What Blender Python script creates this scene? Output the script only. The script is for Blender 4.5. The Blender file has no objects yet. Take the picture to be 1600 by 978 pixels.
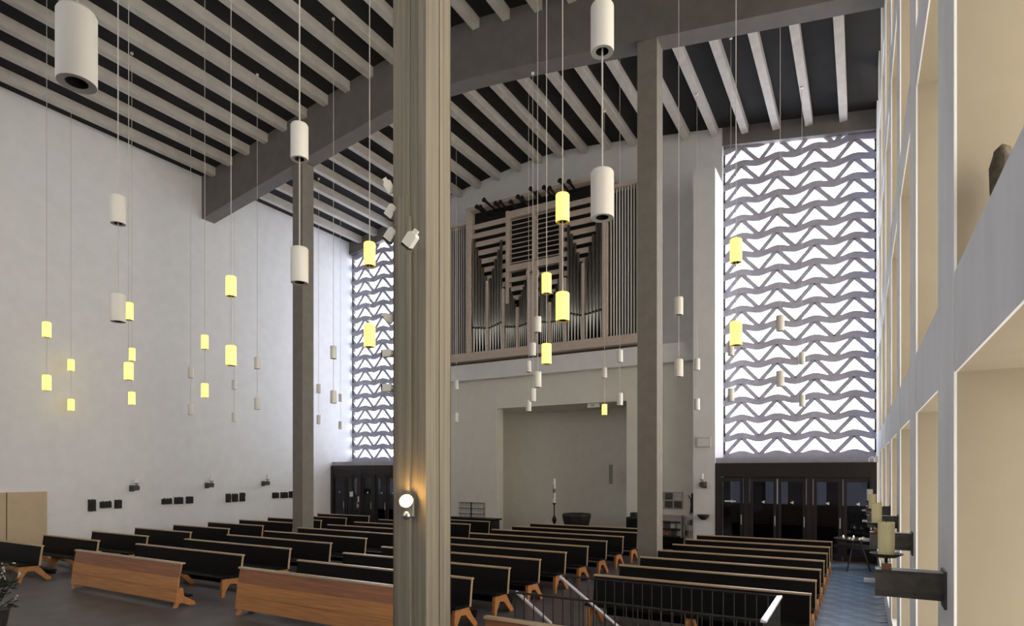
import bpy, math, random
from mathutils import Vector, Matrix
random.seed(7)
R = math.radians
S = bpy.context.scene
C = S.collection
# ---------------------------------------------------------------- camera, world, exposure
H = 2.6            # eye height above the nave floor
F = 948.0          # focal length in pixels of the 1600 px frame
YAW = R(29.9)
cam_d = bpy.data.cameras.new('camera'); cam = bpy.data.objects.new('camera', cam_d); C.objects.link(cam)
cam.location = (0, 0, H); cam.rotation_euler = (R(90), 0, YAW)
cam_d.sensor_width = 36; cam_d.lens = F / 1600 * 36; cam_d.shift_y = (736 - 489) / 1600
cam_d.clip_start = 0.02; cam_d.clip_end = 200
S.camera = cam
S.view_settings.view_transform = 'Standard'; S.view_settings.look = 'None'
S.view_settings.gamma = 1; S.view_settings.use_curve_mapping = False
S.view_settings.exposure = 0.92
w = bpy.data.worlds.new('world'); S.world = w; w.use_nodes = True
w.node_tree.nodes['Background'].inputs[0].default_value = (.75, .85, 1, 1)
w.node_tree.nodes['Background'].inputs[1].default_value = 1.0
PANE = 6.2        # daylight behind the back lattice windows
NICHE = 2.7        # daylight behind the glazing of the right wall
FRONT = .62        # soft fill from the glowing window added behind the camera

# ---------------------------------------------------------------- helpers
def ray(px, py):
    a = (px - 800) / F
    return Vector((-math.sin(YAW) + math.cos(YAW) * a, math.cos(YAW) + math.sin(YAW) * a, (736 - py) / F))
def atY(px, py, Y): r = ray(px, py); return r * (Y / r.y) + Vector((0, 0, H))
def atX(px, py, X): r = ray(px, py); return r * (X / r.x) + Vector((0, 0, H))
def atD(px, py, d): return ray(px, py) * d + Vector((0, 0, H))

class MB:
    def __init__(s): s.v = []; s.f = []
    def box(s, x0, x1, y0, y1, z0, z1):
        n = len(s.v)
        s.v += [(x0,y0,z0),(x1,y0,z0),(x1,y1,z0),(x0,y1,z0),(x0,y0,z1),(x1,y0,z1),(x1,y1,z1),(x0,y1,z1)]
        s.f += [tuple(n+i for i in q) for q in ((0,3,2,1),(4,5,6,7),(0,1,5,4),(1,2,6,5),(2,3,7,6),(3,0,4,7))]
        return s
    def cbox(s, x0, x1, y0, y1, z0, z1, c=.01):
        """box with chamfered vertical and horizontal front edges (octagon in plan)"""
        p = [(x0+c,y0),(x1-c,y0),(x1,y0+c),(x1,y1-c),(x1-c,y1),(x0+c,y1),(x0,y1-c),(x0,y0+c)]
        return s.prism(p, 'z', z0, z1)
    def prism(s, pts, ax, a, b):
        """polygon pts extruded along axis ax from a to b (pts in the other two axes, in x,y,z order)"""
        n = len(s.v); k = len(pts)
        for t in (a, b):
            for (p, q) in pts:
                s.v.append({'x': (t,p,q), 'y': (p,t,q), 'z': (p,q,t)}[ax])
        s.f.append(tuple(n+i for i in range(k))[::-1]); s.f.append(tuple(n+k+i for i in range(k)))
        for i in range(k):
            j = (i+1) % k; s.f.append((n+i, n+j, n+k+j, n+k+i))
        return s
    def tube(s, p, q, r, r2=None, k=8, cap=True):
        p = Vector(p); q = Vector(q); r2 = r if r2 is None else r2
        d = (q-p).normalized(); u = d.orthogonal().normalized(); w_ = d.cross(u)
        n = len(s.v)
        for c, rr in ((p, r), (q, r2)):
            for i in range(k):
                a = 2*math.pi*i/k
                s.v.append(tuple(c + (u*math.cos(a)+w_*math.sin(a))*rr))
        for i in range(k):
            j = (i+1) % k; s.f.append((n+i, n+j, n+k+j, n+k+i))
        if cap:
            s.f.append(tuple(n+i for i in range(k))[::-1]); s.f.append(tuple(n+k+i for i in range(k)))
        return s
    def lathe(s, prof, k=20, c=(0,0,0)):
        n = len(s.v); m = len(prof)
        for (r, z) in prof:
            for i in range(k):
                a = 2*math.pi*i/k
                s.v.append((c[0]+r*math.cos(a), c[1]+r*math.sin(a), c[2]+z))
        for j in range(m-1):
            for i in range(k):
                i2 = (i+1) % k
                s.f.append((n+j*k+i, n+j*k+i2, n+(j+1)*k+i2, n+(j+1)*k+i))
        return s
    def mesh(s, name, m, smooth=False):
        me = bpy.data.meshes.new(name); me.from_pydata(s.v, [], s.f); me.update()
        me.materials.append(m)
        import bmesh
        b = bmesh.new(); b.from_mesh(me); bmesh.ops.recalc_face_normals(b, faces=b.faces); b.to_mesh(me); b.free()
        if smooth:
            for p in me.polygons: p.use_smooth = True
        return me
    def build(s, name, m, parent=None, loc=(0,0,0), smooth=False, bevel=0):
        o = bpy.data.objects.new(name, s.mesh(name, m, smooth)); C.objects.link(o); o.location = loc
        if parent: o.parent = parent
        if bevel:
            b = o.modifiers.new('bevel', 'BEVEL'); b.width = bevel; b.segments = 2; b.limit_method = 'ANGLE'
        return o
def inst(name, me, parent=None, loc=(0,0,0), rot=(0,0,0)):
    o = bpy.data.objects.new(name, me); C.objects.link(o); o.location = loc; o.rotation_euler = rot
    if parent: o.parent = parent
    return o
def empty(name, loc=(0,0,0), rz=0):
    o = bpy.data.objects.new(name, None); C.objects.link(o); o.location = loc; o.rotation_euler = (0,0,rz)
    o.empty_display_size = .1
    return o
def tag(o, label=None, cat=None, group=None, kind=None):
    if label: o['label'] = label
    if cat: o['category'] = cat
    if group: o['group'] = group
    if kind: o['kind'] = kind
    return o
def struct(name, mb, m, parent=None):
    o = mb.build(name, m, parent)
    if parent is None: o['kind'] = 'structure'
    return o
def copy_tree(o, parent=None):
    c = o.copy(); C.objects.link(c)
    if parent: c.parent = parent
    for ch in list(o.children): copy_tree(ch, c)
    return c

# ---------------------------------------------------------------- materials
def mat(name, col, rough=.7, metal=0, noise=None, bump=0, scale=6, spec=.5, stripes=None):
    m = bpy.data.materials.new(name); m.use_nodes = True; nt = m.node_tree; b = nt.nodes['Principled BSDF']
    b.inputs['Base Color'].default_value = (*col, 1); b.inputs['Roughness'].default_value = rough
    b.inputs['Metallic'].default_value = metal; b.inputs['Specular IOR Level'].default_value = spec
    tc = nt.nodes.new('ShaderNodeTexCoord')
    if noise or bump:
        nz = nt.nodes.new('ShaderNodeTexNoise'); nz.inputs['Scale'].default_value = scale; nz.inputs['Detail'].default_value = 6
        mp = nt.nodes.new('ShaderNodeMapping'); nt.links.new(tc.outputs['Object'], mp.inputs[0]); nt.links.new(mp.outputs[0], nz.inputs['Vector'])
        if stripes: mp.inputs['Scale'].default_value = stripes
        if noise:
            rp = nt.nodes.new('ShaderNodeValToRGB'); rp.color_ramp.elements[0].position = .3; rp.color_ramp.elements[1].position = .7
            rp.color_ramp.elements[0].color = (*[c*(1-noise) for c in col], 1); rp.color_ramp.elements[1].color = (*[min(1, c*(1+noise)) for c in col], 1)
            nt.links.new(nz.outputs['Fac'], rp.inputs[0]); nt.links.new(rp.outputs[0], b.inputs['Base Color'])
        if bump:
            bp = nt.nodes.new('ShaderNodeBump'); bp.inputs['Strength'].default_value = bump; bp.inputs['Distance'].default_value = .02
            nt.links.new(nz.outputs['Fac'], bp.inputs['Height']); nt.links.new(bp.outputs[0], b.inputs['Normal'])
    return m
def emit(name, col, strength, base=None):
    m = bpy.data.materials.new(name); m.use_nodes = True; b = m.node_tree.nodes['Principled BSDF']
    b.inputs['Base Color'].default_value = (*(base or col), 1); b.inputs['Emission Color'].default_value = (*col, 1)
    b.inputs['Emission Strength'].default_value = strength; b.inputs['Roughness'].default_value = .4
    return m
M = {}
M['plaster'] = mat('plaster', (.77, .775, .795), .9, noise=.03, bump=.25, scale=3)
M['plaster2'] = mat('plaster_beige', (.76, .735, .68), .9, noise=.03, bump=.2, scale=3)
M['cream'] = mat('warm_light_tinted_plaster', (.355, .312, .245), .9, noise=.03, bump=.15, scale=4)  # warm window light on the reveals partly mixed into the colour
M['pier'] = mat('cool_light_tinted_concrete', (.80, .83, .90), .8, noise=.07, bump=.4, scale=3, stripes=(1, 1, .25))  # cool cast of the hall light put into the base colour
M['joist'] = mat('joist_concrete', (.52, .49, .46), .85, noise=.1, bump=.3, scale=3)
M['deck'] = mat('dark_deck', (.014, .013, .013), .95, noise=.2, scale=2)
M['beam'] = mat('beam_concrete', (.17, .158, .15), .85, noise=.1, bump=.3, scale=3)
M['column'] = mat('board_marked_concrete', (.27, .242, .195), .85, noise=.25, bump=.6, scale=3, stripes=(6, 6, .12))
M['column_plain'] = mat('plain_column_concrete', (.22, .205, .185), .85, noise=.08, bump=.3, scale=4)
M['lattice'] = mat('lattice_concrete', (.44, .43, .50), .85, noise=.08, scale=5)  # slight blue of the glare fringe tinted into the concrete colour
M['floor'] = mat('dark_slate', (.095, .085, .095), .42, noise=.25, bump=.1, scale=2)
M['tile'] = mat('reflection_tinted_tile', (.16, .24, .38), .25, noise=.3, bump=.15, scale=3)  # blue of the reflected windows is put into the base colour
M['black'] = mat('black_stained_wood', (.0055, .005, .005), .6, noise=.3, scale=4, stripes=(.5, 4, 4), spec=.15)
M['rail'] = mat('pale_top_rail', (.50, .36, .23), .28, noise=.2, scale=4, stripes=(.5, 6, 6))  # pale brown, streaked along its length
M['wood'] = mat('orange_wood', (.50, .22, .075), .45, noise=.28, scale=4, stripes=(.35, 5, 9))
M['wood_red'] = mat('reddish_wood', (.33, .13, .06), .45, noise=.25, scale=4, stripes=(.35, 5, 9))
M['door'] = mat('beige_door', (.55, .42, .28), .6, noise=.06, scale=3)
M['doordark'] = mat('dark_red_brown_frame', (.014, .008, .009), .5, noise=.2, scale=3)
M['organwood'] = mat('pale_organ_wood', (.56, .47, .41), .6, noise=.08, scale=4, stripes=(1, 1, 4))
M['organdark'] = mat('organ_interior', (.01, .009, .009), .9)
M['pipe'] = mat('tin_pipe', (.62, .62, .60), .28, metal=1)
M['pipemouth'] = mat('pipe_mouth', (.02, .02, .02), .6)
M['trumpet'] = mat('dark_trumpet', (.05, .05, .052), .3, metal=.8)
M['lampwhite'] = mat('white_lamp_metal', (.80, .78, .74), .5)
M['lampgrey'] = mat('grey_lamp_ring', (.42, .42, .42), .5)
M['hole'] = mat('lamp_hole', (.01, .01, .01), .6)
M['cable'] = mat('pale_cable', (.55, .54, .52), .6)
M['lit'] = emit('lit_yellow_shade', (1.0, .72, .10), 1.5, (.8, .6, .15))
M['litcap'] = mat('glow_tinted_rim', (.75, .52, .08), .5)  # glow of a lit shade painted on its rim as yellow
M['litwarm'] = emit('lit_warm_bulb', (1.0, .55, .14), 60)
M['pane'] = emit('daylight_pane', (.86, .92, 1.0), PANE, (.8, .8, .8))
M['nglass'] = emit('niche_daylight_glass', (1.0, .92, .78), NICHE, (.8, .8, .8))
M['fglass'] = emit('altar_fill_glow', (1.0, .96, .90), FRONT, (.8, .8, .8))  # glow of the invented window that fills from behind
M['dglass'] = emit('vestibule_daylight', (.7, .75, .9), .10, (.1, .1, .1))
M['iron'] = mat('dark_iron', (.014, .013, .013), .6, noise=.4, bump=.3, scale=14)
M['bracket'] = mat('dark_steel_bracket', (.065, .06, .054), .5, noise=.35, bump=.4, scale=12)
M['copper'] = mat('copper_socket', (.24, .13, .085), .5, metal=.4)
M['candle'] = mat('candle_wax', (.82, .76, .45), .5)
M['candlewhite'] = mat('white_wax', (.85, .84, .80), .5)
M['pin'] = mat('pale_pin', (.62, .66, .74), .3)
M['white'] = mat('white_plastic', (.75, .75, .74), .5)
M['paper'] = mat('paper', (.8, .8, .78), .8)
M['grey'] = mat('grey_metal', (.40, .39, .38), .5)
M['slatgrey'] = mat('grey_swell_slat', (.62, .61, .59), .5)
M['greybox'] = mat('grey_speaker', (.55, .55, .57), .6)
M['bronze'] = mat('dark_bronze', (.009, .0085, .008), .55, noise=.5, bump=.6, scale=12)
M['stone'] = mat('brown_stone', (.10, .085, .065), .8, noise=.5, bump=.8, scale=25)
M['font'] = mat('black_font_stone', (.012, .012, .012), .6, noise=.4, scale=8)
M['leaf'] = mat('dark_leaf', (.03, .04, .025), .5, noise=.4)
M['blossom'] = mat('pale_dried_blossom', (.62, .62, .58), .7)
M['pot'] = mat('dark_pot', (.03, .03, .032), .5)
M['steelrail'] = mat('glint_tinted_handrail', (.88, .86, .95), .4, metal=.6)  # lilac-white glint of reflected light put into the metal colour
M['flame'] = emit('candle_flame', (1.0, .7, .25), 12)
M['poster1'] = mat('poster_blue', (.12, .17, .25), .6, noise=.6, scale=9)
M['poster2'] = mat('poster_dark', (.07, .06, .06), .6, noise=.6, scale=14)
M['poster3'] = mat('poster_pale', (.6, .58, .55), .6, noise=.25, scale=9)
M['poster4'] = mat('poster_red', (.42, .12, .10), .6, noise=.4, scale=11)
def glass_mat():
    m = bpy.data.materials.new('dark_door_glass'); m.use_nodes = True; nt = m.node_tree
    for n in list(nt.nodes):
        if n.type != 'OUTPUT_MATERIAL': nt.nodes.remove(n)
    t = nt.nodes.new('ShaderNodeBsdfTransparent'); t.inputs[0].default_value = (.45, .46, .5, 1)
    g = nt.nodes.new('ShaderNodeBsdfGlossy'); g.inputs['Roughness'].default_value = .05; g.inputs[0].default_value = (.8, .8, .85, 1)
    x = nt.nodes.new('ShaderNodeMixShader'); x.inputs[0].default_value = .05
    nt.links.new(t.outputs[0], x.inputs[1]); nt.links.new(g.outputs[0], x.inputs[2])
    nt.links.new(x.outputs[0], nt.nodes['Material Output'].inputs[0])
    return m
M['glass'] = glass_mat()

# ---------------------------------------------------------------- the hall: dimensions
XL, XR, YB, YF = -20.9, .40, 21.2, -4.0      # left wall, face of the right grid wall, window plane, altar end
XC = -10.4
def zc(x): return 14.75 - .155 * math.sqrt((x - XC) ** 2 + 2.25)     # underside of the joists
BEAM_Y = (5.38, 13.83)
COLX = (-15.85, -4.25)
# floor with the stairwell left open
SX0, SX1, SY0, SY1 = -3.95, -.9, 6.95, 8.42
fl = MB()
for (a, b, c, d) in ((XL-.3, 2.2, YF-.3, SY0), (XL-.3, SX0, SY0, SY1), (SX1, 2.2, SY0, SY1), (XL-.3, 2.2, SY1, 24)): fl.box(a, b, c, d, -.2, 0)
floor = struct('floor', fl, M['floor'])
# diagonal slate tiles of the right aisle
T = .40; tme = MB().prism([(0, -T*.7071+.006), (T*.7071-.006, 0), (0, T*.7071-.006), (-T*.7071+.006, 0)], 'z', 0, .008).mesh('tile', M['tile'])
h_ = T * .7071
for j in range(-2, 60):
    for i in range(-2, 4):
        x = -.58 + (i + (j % 2) * .5) * 2 * h_; y = 4.2 + j * h_
        if -1.0 < x < .42 and 4.0 < y < 19.4: inst('tile', tme, floor, (x, y, random.uniform(0, .002)))
# ceiling deck following the roof profile, each joist its own part
N = 44; xs = [XL - .3 + (2.2 - XL + .3) * i / N for i in range(N + 1)]
dk = MB()
for x in xs:
    for y in (YF - .3, 24):
        for dz in (.27, .5): dk.v.append((x, y, zc(x) + dz))
for i in range(N):
    a, b = i*4, i*4+4
    dk.f += [(a, b, b+2, a+2), (a+1, a+3, b+3, b+1), (a, a+1, b+1, b), (a+2, b+2, b+3, a+3)]
dk.f += [(0, 2, 3, 1), (N*4, N*4+1, N*4+3, N*4+2)]
ceiling = struct('ceiling', dk, M['deck'])
JX = [-20.2 + .94 * k for k in range(22)]
bays = [(YF, BEAM_Y[0] - .25), (BEAM_Y[0] + .25, BEAM_Y[1] - .25), (BEAM_Y[1] + .25, 21.15)]
for (a, b) in bays:
    jm = MB().prism([(-.105, 0), (.105, 0), (.115, .29), (-.115, .29)], 'y', a, b).mesh('joist', M['joist'])
    for x in JX: inst('joist', jm, ceiling, (x, 0, zc(x)))
# cross beams
def cross_beam(y, label):
    m = MB(); n = 24
    for i in range(n + 1):
        x = XL + (XR + .35 - XL) * i / n
        for yy in (y - .25, y + .25):
            m.v.append((x, yy, zc(x) - 1.28)); m.v.append((x, yy, zc(x) + .5))
    for i in range(n):
        a = i*4; b = a+4
        m.f += [(a, b, b+1, a+1), (a+2, a+3, b+3, b+2), (a, a+2, b+2, b), (a+1, b+1, b+3, a+3)]
    m.f += [(0, 1, 3, 2), (n*4, n*4+2, n*4+3, n*4+1)]
    return tag(m.build('cross_beam', M['beam']), label, 'beam', kind='structure')
cross_beam(BEAM_Y[1], 'dark concrete cross beam spanning the nave above both rear columns')
cross_beam(BEAM_Y[0], 'concrete cross beam over the big near column, out of the picture above')
# columns
def column(x, y, label, s=.23, m='column_plain', st=.001):
    top = zc(x) - 1.27
    root = empty('concrete_column', (x, y, 0)); tag(root, label, 'column')
    # shaft built of vertical formwork boards: shallow steps on every face
    p = []
    ws = [-s, -s*.45, s*.05, s*.5, s]
    for side in range(4):
        for k in range(4):
            off = st if (k + side) % 2 else 0
            for t in (ws[k] + (.004 if k else 0), ws[k+1] - (.004 if k < 3 else 0)):
                q = (t, -s - off + st)
                c, sn = math.cos(side*math.pi/2), math.sin(side*math.pi/2)
                p.append((q[0]*c - q[1]*sn, q[0]*sn + q[1]*c))
            if k < 3:
                q = (ws[k+1], -s + st * 2.7); c, sn = math.cos(side*math.pi/2), math.sin(side*math.pi/2)
                p.append((q[0]*c - q[1]*sn, q[0]*sn + q[1]*c))
    MB().prism(p, 'z', 0, top).build('shaft', M[m], root)
    return root
cmain = column(COLX[1], BEAM_Y[0], 'massive board-marked concrete column close to the camera, cream on its right side', m='column', st=.008)
cr = column(COLX[1], BEAM_Y[1], 'tall slim concrete column right of the organ, among the pews')
cl = column(COLX[0], BEAM_Y[1], 'tall slim concrete column in front of the left white wall')
# conduit strip and cover on the near column's altar face
MB().box(-.02, .035, -.262, -.225, 0, 5.35).build('cable_duct', M['column'], cmain)
MB().box(-.16, -.02, -.250, -.225, 0, 5.6).build('cover_strip', M['column'], cmain)

# left wall
struct('wall_left', MB().box(XL - .3, XL, YF, 24, 0, 13.9), M['plaster'])
# altar end behind the camera; its large glowing window is added for fill
wf = MB().box(XL, -17, YF - .3, YF, 0, 15).box(-3, 2.2, YF - .3, YF, 0, 15).box(-17, -3, YF - .3, YF, 0, 3).box(-17, -3, YF - .3, YF, 11.5, 15)
struct('wall_front', wf, M['plaster'])
fill_win = struct('added_fill_window', MB().box(-17, -3, YF - .2, YF - .15, 3, 11.5), M['fglass'])
# ---------------------------------------------------------------- right wall: grid of piers and spandrel beams with deep niches
PIER0, PSP, PW, ND = 3.70, 2.40, .72, 1.6
wr = empty('wall_right', (XR, 0, 0)); wr['kind'] = 'structure'
pk = range(-3, 8)
for k in pk:
    y = PIER0 + PSP * k
    if y > 20.4: continue
    y1 = min(y + PW, YB + .3)
    MB().box(0, .012, y, y1, 0, 13.6).build('pier', M['pier'], wr)
    MB().box(.012, ND, y + .001, y1 - .001, 0, 13.6).build('pier_reveal', M['cream'], wr)
MB().box(0, ND, 20.5, YB + .3, 0, 13.6).build('pier', M['pier'], wr)
BZ = (3.09, 5.83, 8.57, 11.31)
for z in BZ:
    MB().box(.004, .014, YF, YB + .2, z, z + .5).build('spandrel_beam', M['pier'], wr)
    MB().box(.014, .40, YF, YB + .2, z + .001, z + .48).build('beam_core', M['cream'], wr)
    MB().box(.40, ND, YF, YB + .2, z + .02, z + .12).build('niche_slab', M['plaster2'], wr)
MB().box(.002, ND, YF, YB + .2, 0, .35).build('plinth', M['pier'], wr)
MB().box(ND - .05, ND, YF, PIER0 - PSP, 0, 13.6).build('niche_light_stop', M['plaster'], wr)  # unseen solid back, put in to stop side light behind the camera
# glazing at the back of each niche
rows = [(.35, 3.09), (3.21, 5.83), (5.95, 8.57), (8.69, 11.31), (11.43, 13.6)]
for (z0, z1) in rows:
    gm = MB().box(0, .03, 0, PSP, z0, z1).mesh('pane', M['nglass'])
    for k in pk:
        y = PIER0 + PSP * k
        if y + PSP > 20.6: continue
        if y < 0: continue          # left unglazed to keep light off the altar-facing sides
        inst('pane', gm, wr, (ND - .02, y, 0))

# ---------------------------------------------------------------- back wall
OW = 20.95    # plane of the upper organ wall
LW = 20.5     # plane of the lower wall
NX0, NX1 = atY(776, 640, LW).x, atY(979, 640, LW).x
NTOP = atY(880, 632, LW).z
BXL = (-16.85, -16.15); BXR = (-4.67, -3.99)
bw = MB()
n = 20
for i in range(n):
    xa = BXL[1] + (BXR[0] - BXL[1]) * i / n; xb = BXL[1] + (BXR[0] - BXL[1]) * (i + 1) / n
    bw.prism([(xa, 6.3), (xb, 6.3), (xb, zc(xb) + .45), (xa, zc(xa) + .45)], 'y', OW, OW + .4)
wall_back = struct('wall_back', bw, M['plaster'])
lw = MB().box(BXL[1], NX0, LW, LW + .5, 0, 6.4).box(NX1, BXR[0], LW, LW + .5, 0, 6.4).box(NX0, NX1, LW, LW + .5, NTOP, 6.4)
struct('wall_lower_back', lw, M['plaster2'])
# curved niche
nb = MB(); k = 16; nd = 2.0
pts = [(NX0, LW + .45), (NX0 - 1.25, LW + nd)]
for i in range(9): pts.append((NX0 - 1.1 + (NX1 - .55 - NX0 + 1.1) * i / 8, LW + nd + .45 * math.sin(math.pi * (i + .5) / 9)))
pts += [(NX1 - .45, LW + nd - .05), (NX1, LW + .45)]
outer = [(NX1 + .2, LW + .45), (NX1 + .2, LW + nd + .8), (NX0 - 1.5, LW + nd + .8), (NX0 - 1.5, LW + .45)]
nb.prism(pts + outer, 'z', 0, NTOP + .1)
struct('wall_niche', nb, M['plaster2'])
struct('trim_1', MB().box(NX0 - 1.5, NX1 + .2, LW + .4, LW + nd + .8, NTOP + .002, NTOP + .2), M['plaster2'])
# little slot recess in the niche side
p = atY(954.5, 741, LW + 1.1)
so = MB().box(-.17, -.13, -.05, .05, -.32, .32).box(.13, .17, -.05, .05, -.32, .32).box(-.17, .17, -.05, .05, .32, .36).box(-.17, .17, -.05, .05, -.36, -.32).box(-.13, .13, .02, .05, -.32, .32)
slot = so.build('wall_recess', mat('recess', (.35, .35, .30), .8), None, p); slot.rotation_euler = (0, 0, R(-62))
tag(slot, 'small upright recess let into the right side of the niche', 'recess')
# gallery parapet
g0, g1 = atY(820, 560, 20.15).z, atY(820, 586, 20.15).z
struct('trim_2', MB().box(BXL[1], BXR[0], 20.15, LW + .5, g1, g0), M['plaster'])
# the two projecting wall boxes beside the windows
for i, (a, b) in enumerate((BXL, BXR)):
    struct('wall_box_' + ('left', 'right')[i], MB().box(a, b, 19.8, YB, 0, 12.2).box(a, b, OW, YB + .2, 12.2, zc((a+b)/2) + .5), M['plaster'])

# ---------------------------------------------------------------- lattice windows
def clip(poly, a, b, c):
    """keep a*x+b*z<=c"""
    out = []
    for i in range(len(poly)):
        p, q = poly[i], poly[(i+1) % len(poly)]
        fp, fq = a*p[0]+b*p[1]-c, a*q[0]+b*q[1]-c
        if fp <= 0: out.append(p)
        if fp * fq < 0:
            t = fp / (fp - fq); out.append((p[0]+(q[0]-p[0])*t, p[1]+(q[1]-p[1])*t))
    return out
P, RH, ZB = 1.085, .60, 3.12
def lattice(name, x0, x1, xup, label):
    root = empty(name, ((x0+x1)/2, YB, 0)); root['kind'] = 'structure'
    ox = root.location.x
    t0, t1 = zc(x0) - .32, zc(x1) - .32
    sl = (t1 - t0) / (x1 - x0)
    def cl(poly):
        poly = clip(poly, -1, 0, -x0)
        if len(poly) > 2: poly = clip(poly, 1, 0, x1)
        if len(poly) > 2: poly = clip(poly, -sl, 1, t0 - sl * x0)
        return poly
    def emitpoly(poly, nm, m, y0, y1):
        poly = cl(poly)
        if len(poly) < 3: return
        ar = abs(sum(poly[i][0]*poly[(i+1)%len(poly)][1]-poly[(i+1)%len(poly)][0]*poly[i][1] for i in range(len(poly))))/2
        if ar < .004: return
        MB().prism([(a-ox, b) for a, b in poly], 'y', y0, y1).build(nm, m, root)
    rows_ = int((max(t0, t1) - ZB) / RH) + 1
    cols = range(-1, int((x1 - x0) / P) + 3)
    kk = math.floor((x0 - xup) / P) - 1
    ups = [xup + P * (kk + i) for i in range(int((x1 - x0) / P) + 4)]
    W = .145
    for r in range(rows_):
        z0, z1 = ZB + RH * r, ZB + RH * (r + 1)
        for u in ups:
            emitpoly([(u-P/2, z0), (u+P/2, z0), (u, z1)], 'pane', M['pane'], .14, .16)
            emitpoly([(u, z1), (u+P/2, z0), (u+P, z1)], 'pane', M['pane'], .14, .16)
            emitpoly([(u-P/2-W*.6, z0), (u-P/2+W*.6, z0), (u+W*.6, z1), (u-W*.6, z1)], 'strut', M['lattice'], -.02, .12)
            emitpoly([(u-W*.6, z1), (u+P/2-W*.6, z0), (u+P/2+W*.6, z0), (u+W*.6, z1)], 'strut', M['lattice'], -.02, .12)
        # wavy band on top of this row
        top, bot = [], []
        n = 36
        for i in range(n + 1):
            x = x0 + (x1 - x0) * i / n
            ph = 2 * math.pi * (x - xup) / P
            zcn = z0 + .06 * math.cos(ph); th = .1
            lim = t0 + sl * (x - x0)
            top.append((x - ox, min(zcn + th, lim))); bot.append((x - ox, min(zcn - th, lim - .001)))
        if r == 0:
            bot = [(x, ZB - .12) for x, z in bot]
        if bot[0][1] < t0 - .02 or bot[-1][1] < t1 - .02:
            b = MB()
            for (q, s_) in zip(top, bot):
                b.v += [(q[0], -.04, q[1]), (q[0], .125, q[1]), (s_[0], -.04, s_[1]), (s_[0], .125, s_[1])]
            for i in range(n):
                a = i*4; c = a+4
                b.f += [(a, c, c+1, a+1), (a+2, a+3, c+3, c+2), (a, a+2, c+2, c), (a+1, c+1, c+3, a+3)]
            b.f += [(0, 1, 3, 2), (n*4, n*4+2, n*4+3, n*4+1)]
            b.build('lattice_band', M['lattice'], root)
    # head beam and edge strips
    hb = MB().prism([(x0-ox, t0), (x1-ox, t1), (x1-ox, t1+.95), (x0-ox, t0+.95)], 'y', -.25, .2); hb.build('window_head', M['beam'], root)
    MB().box(x0-ox-.02, x0-ox+.05, -.03, .13, ZB-.1, t0).build('edge_strip', M['doordark'], root)
    MB().box(x1-ox-.05, x1-ox+.02, -.03, .13, ZB-.1, t1).build('edge_strip', M['doordark'], root)
    MB().box(x0-ox-.02, x1-ox+.02, -1.3, .2, 2.85, 3.02).build('window_sill', M['lattice'], root)
    return root
lattice('window_1', BXR[1], XR, -3.427, '')
lattice('window_2', XL, BXL[0], XL + .79, '')

# ---------------------------------------------------------------- vestibules with dark doors
def vestibule(name, x0, x1, posts, paper=False):
    yf = 19.8
    root = empty(name, ((x0+x1)/2, yf, 0)); root['kind'] = 'structure'; ox = root.location.x
    D = M['doordark']
    MB().box(x0-ox, x1-ox, 0, .12, 2.42, 2.78).build('header', D, root)
    MB().box(x0-ox, x1-ox, .0, 1.38, 2.78, 2.85).build('roof', D, root)
    edges = [x0] + posts + [x1]
    for x in edges:
        a = min(max(x - .08, x0), x1 - .16)
        MB().box(a-ox, a-ox+.16, -.01, .13, 0, 2.78).build('door_post', D, root)
    for i in range(len(edges) - 1):
        a, b = edges[i] + .1, edges[i+1] - .1
        mid = (a + b) / 2
        parts = [(a, b)] if b - a < .9 else [(a, mid - .02), (mid + .02, b)]
        for (c, d) in parts:
            leaf = MB().box(c-ox, c-ox+.09, .03, .08, .02, 2.4).box(d-ox-.09, d-ox, .03, .08, .02, 2.4).box(c-ox+.09, d-ox-.09, .03, .08, 2.28, 2.4).box(c-ox+.09, d-ox-.09, .03, .08, .02, .2).build('door_leaf', D, root)
            MB().box(c-ox+.09, d-ox-.09, .05, .06, .2, 2.28).build('glass', M['glass'], leaf)
            MB().tube((d-ox-.045, -.02, .95), (d-ox-.045, -.02, 1.25), .015).build('handle', M['grey'], leaf)
            st = MB().prism([(-.05, 0), (.045, .05), (.045, -.05)], 'y', 0, .004).build('arrow_sticker', M['paper'], leaf, ((c+d)/2-ox, .042, 1.66))
    # outer doors behind, with pale lights
    MB().box(x0-ox, x1-ox, 1.30, 1.38, 0, 2.8).build('outer_wall', D, root)
    n = 4 if x1 - x0 > 3 else 3
    wd = (x1 - x0) / n
    for i in range(n):
        MB().box(x0-ox+wd*i+.22, x0-ox+wd*(i+1)-.22, 1.27, 1.30, 1.55, 2.35).build('outer_pane', M['dglass'], root)
    return root
d1 = vestibule('door_1', BXR[1] + .01, XR - .01, [atY(1166, 780, 19.8).x, atY(1265, 780, 19.8).x])
pl = atY(1142, 783, 19.78)
MB().box(-.16, .14, -.003, 0, -.022, .022).prism([(-.2, 0), (-.16, .03), (-.16, -.03)], 'y', -.003, 0).build('sign_strip', M['paper'], d1, (pl.x - d1.location.x, -.02, pl.z))
d2 = vestibule('door_2', XL + .01, BXL[0] - .01, [atY(562, 780, 19.8).x, -18.3])
for (px, py, w_, h2) in ((549, 772, .2, .22), (560, 780, .07, .24), (559.5, 790, .06, .14)):
    q = atY(px, py, 19.78)
    MB().box(-w_/2, w_/2, -.003, 0, -h2/2, h2/2).build('notice_paper', M['paper'], d2, (q.x - d2.location.x, -.02, q.z))

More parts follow.
